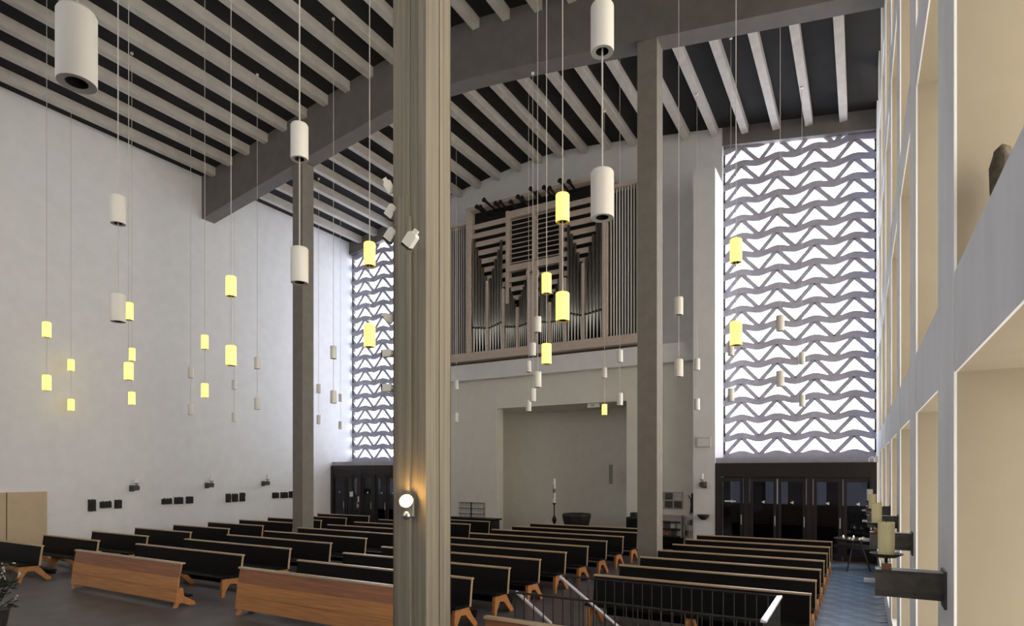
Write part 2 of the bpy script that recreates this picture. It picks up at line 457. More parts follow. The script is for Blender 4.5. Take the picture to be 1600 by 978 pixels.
# ---------------------------------------------------------------- pipe organ
OY = 19.95
og = empty('pipe_organ', (-10.6, OY, 6.96)); tag(og, 'pale wooden pipe organ with metal pipes and slatted panels on the back gallery', 'organ')
O0 = Vector((-10.6, OY, 6.96))
def op(mb, name, m, smooth=False, parent=None): return mb.build(name, m, parent or og, -O0 if parent is None else (0,0,0), smooth)
HWc, HWo = 2.86, 4.2
xc = -10.6
op(MB().box(xc-HWo, xc+HWo, OY+.32, 20.93, 7.0, 12.40), 'case_back', M['organdark'])
op(MB().box(xc-HWc, xc+HWc, OY+.33, 20.93, 12.40, 12.93), 'case_top_back', M['organdark'])
op(MB().box(xc-HWo, xc+HWo, OY-.05, 20.93, 6.96, 7.27), 'base_beam', M['organwood'])
op(MB().box(xc-HWc-.12, xc+HWc+.12, OY-.02, 20.93, 12.87, 13.0), 'top_rail', M['organwood'])
for sx in (-1, 1):
    op(MB().box(xc+sx*HWc-.09, xc+sx*HWc+.09, OY-.03, OY+.4, 7.27, 12.9), 'case_post', M['organwood'])
    op(MB().box(xc+sx*HWo-.05, xc+sx*HWo+.05, OY-.02, OY+.4, 7.27, 12.45), 'case_post', M['organwood'])
    op(MB().box(xc+sx*1.13-.07, xc+sx*1.13+.07, OY+.08, OY+.33, 9.0, 12.55), 'inner_post', M['organwood'])
    op(MB().box(min(xc+sx*HWc, xc+sx*HWo), max(xc+sx*HWc, xc+sx*HWo), OY-.02, OY+.4, 12.38, 12.5), 'side_rail', M['organwood'])
    # vertical swell slats of the side fields
    nsl = 11
    sm = MB().prism([(-.028, 0), (.0, -.03), (.028, 0), (.0, .03)], 'z', 7.27, 12.38).mesh('side_slat', M['slatgrey'])
    for i in range(nsl):
        x = HWc + .14 + (HWo - HWc - .2) * (i + .5) / nsl
        inst('side_slat', sm, og, (sx*x, .1, -6.96))
    # wide horizontal boards of the flanks
    bm = MB().box(-(HWc-.09-1.2)/2, (HWc-.09-1.2)/2, .14, .2, 0, .19).mesh('slat', M['organwood'])
    for i in range(11):
        inst('slat', bm, og, (sx*(1.2 + HWc-.09)/2, 0, 12.16 - .352*i - 6.96))
    # louvres of the central doors
    lm = MB().prism([(.06, -.03), (.14, .03), (.14, .05), (.06, -.01)], 'x', -.5, .5).mesh('louvre', M['organwood'])
    for i in range(10):
        inst('louvre', lm, og, (sx*.56, 0.08, 10.55 + .18*i - 6.96))
op(MB().box(xc-.05, xc+.05, OY+.07, OY+.33, 10.3, 12.5), 'inner_post', M['organwood'])
op(MB().box(xc-1.13, xc+1.13, OY+.09, OY+.3, 12.26, 12.52), 'door_rail', M['organwood'])
op(MB().box(xc-1.13, xc+1.13, OY+.09, OY+.3, 10.22, 10.46), 'door_rail', M['organwood'])
bm = MB().box(-1.06, 1.06, .14, .2, 0, .17).mesh('slat', M['organwood'])
for z in (9.82, 9.47, 9.12): inst('slat', bm, og, (0, 0, z - 6.96))
# centre post with round head
op(MB().box(xc-.2, xc+.2, OY-.04, OY+.1, 7.27, 9.9).prism([(xc+.25*math.cos(2*math.pi*i/24), 9.98+.25*math.sin(2*math.pi*i/24)) for i in range(24)], 'y', OY-.041, OY+.09), 'centre_post', M['organwood'])
op(MB().box(xc-.09, xc+.09, OY-.06, OY-.04, 9.96, 9.99).box(xc-.015, xc+.015, OY-.06, OY-.04, 9.89, 10.07).box(xc-.05, xc+.05, OY-.06, OY-.04, 10.0, 10.02), 'star_ornament', M['copper'])
# pipes in stepped groups
def pipe(x, ztop, r, zm):
    prof = [(r*.25, 7.27), (r, zm), (r, zm + .02), (r, ztop), (r*.8, ztop), (r*.8, ztop - .05)]
    pp = op(MB().lathe(prof, 10, (x, OY + .12, 0)), 'pipe', M['pipe'], True)
    op(MB().box(x-r*.75, x+r*.75, OY+.12-r*1.03, OY+.12-r*.7, zm+.02, zm+.09), 'pipe_mouth', M['pipemouth'])
def group(xa, xb, za, zb, n, zma, zmb):
    for i in range(n):
        t = (i + .5) / n
        pipe(xa + (xb - xa) * t, za + (zb - za) * (i / (n-1)), abs(xb - xa) / n * .46, zma + (zmb - zma) * t)
for sx in (-1, 1):
    group(xc+sx*2.74, xc+sx*2.06, 11.75, 10.2, 5, 8.22, 8.12)
    group(xc+sx*1.98, xc+sx*1.36, 10.1, 11.5, 5, 8.10, 8.28)
    group(xc+sx*1.24, xc+sx*.72, 10.05, 8.95, 6, 8.08, 8.02)
    group(xc+sx*.64, xc+sx*.24, 9.2, 9.9, 5, 8.02, 8.10)
    for a, zt in ((2.02, 10.0), (1.30, 9.6), (.68, 8.8)):
        op(MB().box(xc+sx*a-.045, xc+sx*a+.045, OY+.02, OY+.2, 7.27, zt), 'pipe_stay', M['organwood'])
# horizontal trumpets at the top
for i in range(14):
    x = xc - 2.3 + 3.9 * (i / 13) + random.uniform(-.08, .08); z = 12.62 + random.uniform(-.08, .2); L = random.uniform(.5, 1.0)
    op(MB().tube((x, OY+.35, z), (x+.02, OY-L*.55, z+.06), .03, .055, 8).tube((x+.02, OY-L*.55, z+.06), (x+.021, OY-L*.55-.08, z+.066), .075, .09, 8), 'trumpet_pipe', M['trumpet'])

# ---------------------------------------------------------------- pews
def pew_parts(L, root):
    MB().prism([(-.02, .36), (.0, .36), (.06, .80), (.035, .80)], 'x', 0, L).build('backrest', M['black'], root)
    MB().prism([(.012, .803), (.09, .803), (.09, .822), (.08, .832), (.022, .832), (.012, .822)], 'x', -.02, L + .02).build('top_rail', M['rail'], root)
    MB().prism([(-.44, .40), (-.42, .375), (-.02, .36), (-.02, .395), (-.40, .425)], 'x', .0, L).build('seat', M['black'], root)
    MB().box(.12, L - .12, .26, .40, .17, .21).box(.12, L-.12, .28, .38, .10, .17).build('kneeler', M['black'], root)
    leg = MB().prism([(-.40, .385), (-.03, .37), (.0, .33), (.13, .16), (.24, .05), (.25, 0), (.15, 0), (.06, .09), (-.10, .24), (-.24, .25), (-.33, .12), (-.36, 0), (-.43, 0), (-.415, .2)], 'x', -.03, .03).mesh('leg_frame', M['wood'])
    post = MB().prism([(-.03, .36), (.012, .36), (.068, .80), (.03, .80)], 'x', -.007, .007).mesh('end_cap', M['rail'])
    for x in (.05, L/2, L - .05): inst('leg_frame', leg, root, (x, 0, 0))
    inst('end_cap', post, root, (L + .007, 0, 0))
    MB().prism([(-.03, .36), (.012, .36), (.068, .80), (.03, .80)], 'x', -.014, 0).build('end_cap', M['black'], root)
ORD = ['first', 'second', 'third', 'fourth', 'fifth', 'sixth', 'seventh', 'eighth', 'ninth', 'tenth', 'eleventh']
def block(x0, x1, y0, dy, n, where, grp):
    proto = None
    for k in range(n):
        if proto is None:
            o = empty('church_pew', (x0, y0, 0)); pew_parts(x1 - x0, o); proto = o
        else:
            o = copy_tree(proto)
        o.location = (x0, y0 + dy * k, 0)
        tag(o, 'black pew, %s row from the altar, %s' % (ORD[k], where), 'pew', grp)
block(-19.75, -16.9, 6.9, 1.23, 10, 'block along the left wall', 'pews along the left wall')
block(-15.35, -11.35, 8.25, 1.23, 9, 'block behind the left wooden front panel', 'pews left of the centre aisle')
block(-9.75, -5.6, 8.35, 1.23, 9, 'block below the organ niche', 'pews right of the centre aisle')
block(-3.95, -.64, 9.7, 1.25, 7, 'block beside the right aisle', 'pews beside the right aisle')
def front_panel(x0, x1, y, label):
    L = x1 - x0
    o = empty('pew_front_panel', (x0, y, 0)); tag(o, label, 'pew front', 'wooden panels before the front pews')
    MB().prism([(.0, .58), (.028, .58), (.075, .82), (.047, .82)], 'x', 0, L).build('board', M['wood_red'], o)
    MB().prism([(-.035, .34), (-.005, .34), (.024, .575), (-.006, .575)], 'x', 0, L).build('board', M['wood'], o)
    MB().prism([(-.06, .11), (-.03, .11), (-.006, .335), (-.036, .335)], 'x', 0, L).build('board', M['wood'], o)
    MB().prism([(.02, .82), (.12, .82), (.12, .845), (.03, .852)], 'x', -.02, L + .02).build('top_rail', M['rail'], o)
    leg = MB().prism([(-.02, .11), (.03, .36), (.10, .36), (.12, .2), (.34, .06), (.36, 0), (.24, 0), (.08, .08), (.02, .06), (.0, 0), (-.07, 0)], 'x', -.03, .03).mesh('leg_frame', M['wood'])
    for x in (.06, L - .06): inst('leg_frame', leg, o, (x, 0, 0))
    MB().box(.1, L-.1, .22, .34, .15, .19).build('kneeler', M['black'], o)
front_panel(-15.2, -11.25, 6.85, 'orange wooden front panel standing left, before the left middle pews')
front_panel(-9.85, -5.6, 7.1, 'orange wooden front panel of three boards, left of the big near column')
front_panel(-3.93, -1.0, 6.15, 'wooden front panel at the bottom edge, in front of the stair railing')

# ---------------------------------------------------------------- stairwell and railing
stp = empty('staircase', (SX0, SY0, 0)); tag(stp, 'dark stone stairs going down inside the railing', 'stairs')
for i in range(9):
    MB().box(.02 + .28*i, .28*(i+1) + .03, .02, SY1-SY0-.02, -.18*(i+1) - .2, -.18*(i+1)).build('step', M['floor'], stp)
for nm_, bb in (('west', (SX0-.1, SX0, SY0, SY1)), ('east', (SX1, SX1+.1, SY0, SY1)), ('south', (SX0-.1, SX1+.1, SY0-.1, SY0)), ('north', (SX0-.1, SX1+.1, SY1, SY1+.1))):
    struct('wall_stairwell_' + nm_, MB().box(*bb, -2.4, -.2), M['floor'])
rl = empty('stair_railing', (SX0, SY0, 0)); tag(rl, 'thin black metal railing with balusters around the stairwell', 'railing')
WX, WY = SX1 - SX0, SY1 - SY0
MB().tube((0, 0, 1), (WX, 0, 1), .014).build('top_bar', M['iron'], rl)
MB().tube((0, WY, 1), (WX, WY, 1), .014).build('top_bar', M['iron'], rl)
MB().box(WX-.03, WX+.03, -.02, WY+.02, .985, 1.01).build('end_bar', M['steelrail'], rl)
MB().tube((0, 0, .1), (WX, 0, .1), .01).tube((0, WY, .1), (WX, WY, .1), .01).tube((WX, 0, .1), (WX, WY, .1), .01).build('bottom_bar', M['iron'], rl)
bal = MB().tube((0, 0, 0), (0, 0, 1), .008, k=6).mesh('baluster', M['iron'])
for i in range(23):
    x = WX * i / 22
    inst('baluster', bal, rl, (x, 0, 0)); inst('baluster', bal, rl, (x, WY, 0))
for i in range(1, 10): inst('baluster', bal, rl, (WX, WY*i/10, 0))
for y in (.06, WY - .06):
    hr = MB().tube((-.02, y, 1.0), (1.85, y, -.30), .023, k=10).build('handrail', M['steelrail'], rl)
    hr['label'] = 'polished sloping handrail'

# ---------------------------------------------------------------- pendant lamps: one cable, an upper and a lower cylinder
LS = .84
ZU, ZL, LR, LH = H + 3.76 * LS, H + 2.35 * LS, .098 * LS, .40 * LS
def shade(lit, r):
    b = MB().lathe([(.012, LH/2), (r*.9, LH/2), (r, LH/2-.015), (r, -LH/2+.01), (r*.97, -LH/2)], 20)
    return b.mesh('shade', M['lit'] if lit else M['lampwhite'], True)
ring = MB().lathe([(LR*.97, -LH/2), (LR*.56, -LH/2+.005)], 20)
MESH = {}
for lit in (0, 1):
    MESH[lit] = (shade(lit, LR), ring.mesh('rim', M['litcap'] if lit else M['lampgrey']),
                 MB().lathe([(LR*.56, -LH/2+.005), (LR*.56, -LH/2+.12), (.008, -LH/2+.12)], 20).mesh('socket_hole', M['hole']))
LAMPS = [
 (120, None, 75, 0, 0, 'big white pendant lamp hanging nearest the camera, upper left corner'),
 (184.5, 328, 481, 0, 0, 'unlit white twin pendant in front of the left wall, just beside yellow lit lamps'),
 (468, 222, 415, 0, 0, 'white twin pendant hanging before the slim left column'),
 (941, 47, 303, 0, 0, 'large white twin pendant hanging in front of the organ\'s right side'),
 (73, 514, 599, 1, 1, 'yellow lit twin pendant farthest left, by the left wall'),
 (111, 570, 633, 1, 1, 'small yellow lit twin pendant, second from the left edge'),
 (201, 487, 580, 1, 1, 'yellow lit twin pendant partly behind the white cylinder at left'),
 (206, 553, 623, 1, 1, 'smaller yellow lit twin pendant just right of the overlapping pair'),
 (320, 535, 610, 1, 1, 'yellow lit twin pendant in the middle of the left wall'),
 (361, 447, 556, 1, 1, 'largest yellow lit twin pendant before the left wall, left of slim column'),
 (298, 582, 640, 0, 0, 'small grey unlit twin pendant left of the middle yellow pendant'),
 (366, 601, 652, 0, 0, 'tiny grey unlit twin pendant below the largest left yellow lamp'),
 (402, 567, 631, 0, 0, 'grey unlit twin pendant between the yellow lamp and the slim left column'),
 (498, 608, 655, 0, 0, 'tiny grey twin pendant just right of the slim left column'),
 (521, 551, 620, 0, 0, 'grey twin pendant before the wall left of the left lattice window'),
 (532, 622, 664, 0, 0, 'smallest grey twin pendant above the left dark doors'),
 (577.5, 398, 524, 1, 1, 'yellow lit twin pendant in front of the left lattice window'),
 (879, 326, 479, 1, 1, 'largest yellow lit twin pendant in front of the organ pipes'),
 (854, 445, 552, 1, 1, 'smaller yellow lit twin pendant before the organ centre'),
 (840, 509, 592, 0, 0, 'white twin pendant hanging right beside the organ centre post'),
 (832.5, 548, 616, 0, 0, 'small white twin pendant below the organ centre post'),
 (826, 574, 633, 0, 0, 'tiny white twin pendant at the left of the cluster above the niche'),
 (944.5, 584, 639, 0, 1, 'small pendant above the niche with white upper and glowing lower cylinder'),
 (968.5, 559, 622, 0, 0, 'white twin pendant at the right upper corner of the niche'),
 (1060.5, 480, 574, 0, 0, 'white twin pendant between the slim right column and the white wall box'),
 (1089, 572, 630, 0, 0, 'small white twin pendant before the white wall box'),
 (1150, 394, 520, 1, 1, 'yellow lit twin pendant in front of the right lattice window'),
 (1142, 547, 616, 0, 0, 'grey twin pendant at the left edge of the right lattice window'),
 (1219, 506, 591, 0, 0, 'grey twin pendant before the middle of the right lattice window'),
 (1253, 562, 624, 0, 0, 'small grey twin pendant low before the right lattice window'),
 (713, 603, 651, 0, 0, 'tiny white twin pendant peeking out right of the big near column'),
]
for (px, yu, yl, lu, ll, lab) in LAMPS:
    d = F * 2.35 * LS / (736 - yl)
    if yu: d = (d + F * 3.76 * LS / (736 - yu)) / 2
    p = atD(px, 736, d)
    top = zc(p.x) + .27
    # stop at a joist or beam if one is above
    for b in BEAM_Y:
        if abs(p.y - b) < .26: top = zc(p.x) - 1.28
    for x in JX:
        if abs(x - p.x) < .13: top = min(top, zc(x))
    if p.y > 20.9: p.y = 20.9
    r = empty('pendant_lamp', (p.x, p.y, top)); tag(r, lab, 'lamp', 'pendant lamps over the nave')
    MB().tube((0, 0, 0), (0, 0, ZL + LH/2 - top), .0065, k=6).build('cable', M['cable'], r)
    MB().tube((0, 0, 0), (0, 0, -.04), .04, k=12).build('ceiling_rose', M['lampwhite'], r)
    for z, lit in ((ZU, lu), (ZL, ll)):
        sh = inst('shade', MESH[lit][0], r, (0, 0, z - top)); inst('rim', MESH[lit][1], sh); inst('socket_hole', MESH[lit][2], sh)

# ---------------------------------------------------------------- candle brackets
def bracket(loc, rz, label, pin=True, candle='candle', ch=.19):
    """arm runs along local -x from the wall at the origin"""
    o = empty('candle_bracket', loc, rz); tag(o, label, 'candle holder', 'apostle candle brackets')
    c = .022
    MB().prism([(-.075, -.06+c), (-.075+c, -.075), (.075-c, -.075), (.075, -.06+c), (.075, .06), (.06, .075), (-.06, .075), (-.075, .06)], 'x', -.33, -.012).build('arm', M['bracket'], o)
    MB().box(-.012, 0, -.085, .085, -.115, .09).build('wall_plate', M['bracket'], o)
    MB().prism([(-.3, -.05), (-.25, -.05), (-.255, .05), (-.295, .05)], 'z', .0745, .11).build('socket', M['copper'], o)
    MB().lathe([(.008, .11), (.008, .135), (.05, .14), (.085, .16), (.082, .163), (.045, .148), (.0, .146)], 18, (-.275, 0, 0)).build('dish', M['iron'], o, smooth=True)
    cd = MB().lathe([(.0, .148), (.041, .148), (.042, .15+ch), (.03, .15+ch-.006), (.0, .15+ch-.012)], 16, (-.275, 0, 0)).build('candle', M[candle], o)
    MB().tube((-.275, 0, .14+ch), (-.275, 0, .165+ch), .002, k=5).build('wick', M['iron'], cd)
    if pin: MB().tube((-.33, 0, 0), (-.385, 0, .0), .014, k=10).build('pin', M['pin'], o)
    return o
nm = ['nearest candle bracket on the right wall, big cream pillar candle on its dish',
      'second candle bracket on the right wall, cream candle above a dark arm',
      'third candle bracket along the right wall',
      'fourth candle bracket along the right wall, white candle near the dark doors']
for k in range(4):
    bracket((XR, 4.06 + PSP * k, 1.97), 0, nm[k], candle='candle' if k < 3 else 'candlewhite')
for (px, py, lab) in ((206, 762.5, 'candle bracket on the left wall, nearest the beige door'), (323, 758, 'candle bracket on the left wall, between two groups of plaques'), (411, 755, 'candle bracket on the left wall, nearest the slim column')):
    p = atX(px, py, XL); bracket(p, math.pi, lab, False, 'candlewhite')
p = atY(1100, 757, 19.8); bracket((p.x, 19.8, p.z), math.pi/2, 'candle bracket on the white wall box above the holy water bowl', False, 'candlewhite')
# holy water bowl and speaker on the wall box
p = atY(1101, 806, 19.8)
hb = MB()
for i in range(13):
    a = math.pi * i / 12
hb.lathe([(.0, -.12), (.07, -.11), (.16, -.03), (.2, .05), (.18, .05), (.0, .03)], 16)
tag(hb.build('holy_water_bowl', M['font'], None, (p.x, 19.8 - .19, p.z), True), 'small black holy water bowl on the white wall box', 'bowl')
p = atY(1100, 691, 19.8)
sp = empty('wall_speaker', (p.x, 19.8, p.z)); tag(sp, 'flat square grey loudspeaker on the white wall box', 'speaker')
MB().box(-.22, .22, -.07, 0, -.16, .16).build('housing', M['greybox'], sp, bevel=.01); MB().box(-.18, .18, -.078, -.07, -.12, .12).build('grille', M['white'], sp)

# ---------------------------------------------------------------- plaques of the stations on the left wall
PL = [(143, 789.5, 12, 19), (164.5, 788.5, 18, 10), (184, 787.5, 11, 14), (260, 783.5, 16, 8.5), (278.5, 782, 13.5, 11), (295.5, 781, 11, 11),
      (356, 778, 7.5, 14), (366.5, 777.5, 9, 13), (378, 776.5, 8, 14), (430, 774, 10, 9), (443.5, 773.5, 11, 9.5), (455, 772.5, 8, 10.5)]
GN = ['nearest the beige door', 'second group from the beige door', 'third group from the beige door', 'group beside the slim column']
PN = ['left', 'middle', 'right']
for i, (px, py, w_, h2) in enumerate(PL):
    a, b = atX(px - w_/2, py, XL), atX(px + w_/2, py, XL); c = atX(px, py, XL)
    t, u = atX(px, py - h2/2, XL), atX(px, py + h2/2, XL)
    wy, hz = abs(b.y - a.y) / 2, abs(t.z - u.z) / 2
    o = empty('relief_plaque', c); tag(o, 'dark bronze relief plaque on left wall, %s of the %s' % (PN[i % 3], GN[i // 3]) if i // 3 in (1, 2) else 'dark bronze relief plaque on left wall, %s of the three %s' % (PN[i % 3], ('nearest the beige door', '', '', 'beside the slim column')[i // 3]), 'plaque', 'station plaques on the left wall')
    b2 = MB().prism([(-wy, -hz*.92), (-wy*.5, -hz), (wy*.6, -hz*.96), (wy, -hz), (wy*.98, hz*.9), (wy*.3, hz), (-wy*.4, hz*.94), (-wy*.97, hz)], 'x', 0, .05).build('plate', M['bronze'], o)
    f = MB()
    for k in range(3):
        x = -wy*.6 + wy*.6*k; hh = hz * random.uniform(.3, .75)
        f.tube((.05, x, -hz*.75), (.06, x + random.uniform(-.05, .05), hh*.4), wy*.18, wy*.12, 6).tube((.055, x, hh*.45), (.06, x, hh*.45+.09), .045, .03, 6)
    f.build('relief_figures', M['bronze'], o)
# beige door in the left wall
a, b = atX(-40, 768, XL), atX(72, 768, XL)
mid = atX(9, 768, XL).y
ztop = atX(60, 768, XL).z
dr = empty('door_3', (XL, mid, 0)); dr['kind'] = 'structure'
MB().box(0, .05, a.y - mid, -.01, 0, ztop).build('door_leaf', M['door'], dr); lf = MB().box(0, .06, .01, b.y - mid, 0, ztop).build('door_leaf', M['door'], dr)
MB().box(.0, .03, -.01, .01, 0, ztop).build('door_gap', M['doordark'], dr)
p = atX(83, 804, XL)
sw = MB().box(0, .02, -.09, .09, -.05, .05).box(.02, .03, -.07, -.01, -.03, .03).box(.02, .03, .01, .07, -.03, .03).build('light_switch', M['white'], None, p)
tag(sw, 'white double light switch on left wall beside the beige door', 'switch')

# ---------------------------------------------------------------- spotlights on the near column
def spot(px, py, d, ang, label, scale=1.0, face=True):
    p = atD(px, py, d)
    o = empty('spotlight', p); tag(o, label, 'spotlight', 'spotlights on the near column')
    s_ = scale
    hs = MB().prism([(-.05*s_, -.07*s_), (.05*s_, -.07*s_), (.05*s_, .05*s_), (.03*s_, .07*s_), (-.03*s_, .07*s_), (-.05*s_, .05*s_)], 'y', -.05*s_, .05*s_).build('housing', M['lampwhite'], o)
    hs.rotation_euler = (R(20), ang, YAW)
    if face: MB().box(-.048*s_, .048*s_, -.045*s_, .045*s_, -.095*s_, -.07*s_).build('lens', M['hole'], hs)
    MB().box(-.025*s_, .025*s_, -.02*s_, .02*s_, .07*s_, .11*s_).build('yoke', M['lampwhite'], hs)
    # arm into the column flank
    q = Vector((COLX[1] - .2, BEAM_Y[0] + .0, p.z + .03)) - p
    MB().tube((0, 0, 0), tuple(q), .012, k=8).build('arm', M['lampgrey'], o)
    return o
d0 = 6.75
spot(608, 292, d0, R(-30), 'topmost white box spotlight on the left flank of the big column', .9, False)
spot(613, 330, d0, R(40), 'white spotlight with black lens, second from top on the big column')
spot(612, 366, d0, R(40), 'white spotlight with black lens before the top of the left lattice window')
spot(642, 374, 6.15, R(40), 'white spotlight with black lens on the front face of the big column')
spot(608, 497, d0, R(-60), 'reddish backlit spotlight midway up the big column', .8, False)
spot(607, 552, d0, R(90), 'backlit spotlight on the big column below the middle one', .8)
spot(607, 606, d0, R(90), 'lowest backlit spotlight on the big column', .8)
# glowing wall lamp on the near column
p = atY(644, 792, BEAM_Y[0] - .235)
tw = empty('twin_wall_lamp', p); tag(tw, 'glowing twin bulb wall lamp low on the big near column', 'lamp')
MB().box(-.03, .03, -.03, .0, -.1, .1).build('mount', M['grey'], tw)
MB().lathe([(.03, -.06), (.05, -.03), (.075, .0), (.07, .0), (.04, -.03), (.0, -.04)], 16).build('reflector', M['grey'], tw, (0, -.10, .07)).rotation_euler = (R(70), 0, R(25))
bl = MB().lathe([(.0, -.05), (.035, -.036), (.05, 0), (.035, .036), (.0, .05)], 16).build('lit_bulb', M['litwarm'], tw, (0, -.12, .07), True)
b3 = MB().lathe([(.0, -.05), (.035, -.036), (.05, 0), (.035, .036), (.0, .05)], 16).build('dark_bulb', M['pipe'], tw, (.01, -.10, -.085), True)
MB().tube((0, -.02, .07), (0, -.1, .07), .02).tube((.01, -.02, -.085), (.01, -.09, -.085), .02).build('bulb_holder', M['grey'], tw)

# ---------------------------------------------------------------- things along the back
def on_floor(px, Y): q = atY(px, 736, Y); return (q.x, Y, 0)
# paschal candle
x, y, _ = on_floor(866, 20.2)
pc = empty('paschal_candle_stand', (x, y, 0)); tag(pc, 'tall white paschal candle on a dark wrought iron stand', 'candle stand')
MB().lathe([(.0, 0), (.2, 0), (.18, .03), (.03, .05), (.022, .4), (.022, 1.35), (.06, 1.40), (.09, 1.42), (.0, 1.43)], 14).build('stand', M['iron'], pc)
MB().lathe([(.02, .62), (.06, .70), (.10, .8), (.06, .9), (.02, .98)], 4).build('knot', M['iron'], pc)
MB().lathe([(.0, 1.43), (.05, 1.43), (.05, 2.28), (.03, 2.32), (.0, 2.32)], 14).build('candle', M['candlewhite'], pc)
MB().lathe([(.051, 1.8), (.053, 1.85), (.051, 1.95)], 14).box(-.012, .012, -.056, -.05, 1.6, 2.1).build('candle_ornament', M['copper'], pc)
MB().tube((0, 0, 2.3), (0, 0, 2.38), .004).build('wick', M['iron'], pc)
# font
x, y, _ = on_floor(901, 20.0)
fo = empty('baptismal_font', (x, y, 0)); tag(fo, 'black bowl-shaped stone baptismal font before the niche', 'font')
MB().lathe([(.0, 0), (.38, 0), (.36, .35), (.42, .55), (.5, .8), (.55, 1.0), (.53, 1.08), (.46, 1.08), (.40, 1.0), (.0, .95)], 8).build('bowl', M['font'], fo)
MB().lathe([(.0, 0), (.44, 0), (.44, .08), (.0, .08)], 8).build('foot', M['font'], fo)
# black cabinet with box at right of niche
x, y, _ = on_floor(991, 19.9)
bc = empty('black_cabinet', (x, y, 0)); tag(bc, 'small black cabinet with box on top, left of the slim right column', 'cabinet')
MB().box(-.22, .22, -.2, .2, 0, 1.05).build('body', M['font'], bc, bevel=.01); MB().box(-.10, .10, -.15, .1, 1.05, 1.2).build('top_box', M['font'], bc, bevel=.01)
MB().box(-.2, .2, -.215, -.2, .06, 1.0).build('door', M['black'], bc)
# book grid and dark sideboard left
q = atY(737, 798, 20.45)
bg = empty('booklet_rack', (q.x, LW, q.z)); tag(bg, 'wire rack of booklets on the back wall above the dark sideboard', 'rack')
MB().box(-.62, .62, -.03, 0, -.34, .34).build('backboard', M['grey'], bg)
for i in range(4): MB().box(-.62, .62, -.10, -.03, -.34+.22*i, -.325+.22*i).build('shelf', M['iron'], bg)
MB().box(-.015, .015, -.1, -.03, -.34, .34).build('divider', M['iron'], bg)
bk = MB().box(-.045, .045, -.075, -.035, 0, .17).mesh('booklet', M['poster3'])
for r_ in range(3):
    for i in range(10):
        xx = -.56 + .11 * i + (.02 if i > 4 else 0)
        inst('booklet', bk, bg, (xx + .03, 0, -.325 + .22*r_), (0, random.uniform(-.05, .05), 0))
xa, xb = on_floor(690, 19.6)[0], on_floor(775, 19.6)[0]
sb = empty('sideboard', ((xa+xb)/2, 19.7, 0)); tag(sb, 'long black sideboard against the back wall left of the niche', 'sideboard')
L = xb - xa; zt = atY(740, 810, 19.5).z
MB().box(-L/2, L/2, -.3, .35, zt-.05, zt).build('top', M['black'], sb); MB().box(-L/2+.1, L/2-.1, -.22, .32, 0, zt-.05).build('body', M['font'], sb)
for i in range(3): MB().box(-L/2+.12+i*(L-.24)/3, -L/2+.1+(i+1)*(L-.24)/3, -.24, -.22, .12, zt-.1).build('door', M['black'], sb)
# emergency light at the niche head
q = atY(926, 631, LW + .1)
el = empty('emergency_light', (q.x, LW + .2, NTOP)); tag(el, 'small white emergency light under the niche ceiling', 'emergency light')
MB().box(-.22, .22, -.08, .08, -.16, 0).build('housing', M['white'], el, bevel=.01); MB().box(-.06, .06, -.09, -.08, -.11, -.05).build('status_window', M['grey'], el)
# poster board, leaflet racks, statue between right column and wall box
def board(name, px0, px1, py0, py1, Y, label, cat):
    a = atY(px0, py0, Y); b = atY(px1, py1, Y)
    o = empty(name, ((a.x+b.x)/2, Y, (a.z+b.z)/2)); tag(o, label, cat)
    return o, abs(b.x-a.x)/2, abs(a.z-b.z)/2
pb, hw, hh = board('poster_board', 1024, 1067, 768, 795.5, LW - .01, 'notice board with six small posters on the back wall', 'notice board')
MB().box(-hw, hw, -.03, 0, -hh, hh).build('panel', M['grey'], pb)
for i, mname in enumerate(('poster1', 'poster2', 'poster3', 'poster3', 'poster2', 'poster2')):
    cx = -hw + hw*2*((i % 3)+.5)/3; cz = hh*.48 if i < 3 else -hh*.48
    MB().box(cx-hw*.28, cx+hw*.28, -.036, -.03, cz-hh*.4, cz+hh*.4).build('poster', M[mname], pb)
mr, hw, hh = board('leaflet_rack', 1024, 1066, 804, 840, LW - .2, 'grey shelf rack with leaflets below the notice board', 'rack')
MB().box(-hw, hw, .14, .18, -hh, hh).box(-hw, -hw+.03, -.1, .14, -hh, hh).box(hw-.03, hw, -.1, .14, -hh, hh).build('frame', M['grey'], mr)
for i in range(3): MB().box(-hw+.03, hw-.03, -.1, .14, -hh+hh*.9*i*.75, -hh+.03+hh*.9*i*.75).build('shelf', M['iron'], mr)
for r_ in range(2):
    for i in range(4):
        MB().box(-.075, .075, 0, .02, 0, .24).build('leaflet', M[('poster3', 'poster4', 'poster2', 'poster3')[(i + r_) % 4]], mr, (-hw+.14+.22*i, .05, -hh+.05+r_*hh*.68)).rotation_euler = (R(-12), 0, 0)
MB().box(-hw, hw, -.02, .18, -LW*0-hh-.6, -hh).build('base_cabinet', M['black'], mr)
gr, hw, hh = board('display_stand', 1068, 1083, 808, 842, LW - .15, 'grey display stand beside the leaflet rack', 'stand')
MB().box(-hw, -hw+.03, -.02, .02, -hh-.5, hh).box(hw-.03, hw, -.02, .02, -hh-.5, hh).build('frame', M['grey'], gr)
for i in range(2):
    for j in range(2): MB().box(-hw+.05+j*hw, -.02+j*hw, -.03, 0, -hh+.1+hh*i, -.08+hh*i).build('pocket', M[('poster2', 'grey')[(i+j) % 2]], gr)
q = atY(1081.5, 786, LW - .12)
st = empty('madonna_statue', (q.x, LW - .1, q.z - .32)); tag(st, 'slim dark statue on the back wall beside the white wall box', 'statue')
MB().lathe([(.0, 0), (.08, 0), (.075, .1), (.055, .3), (.07, .42), (.05, .5), (.028, .52), (.045, .56), (.04, .62), (.0, .65)], 10).build('figure', M['bronze'], st, smooth=True)
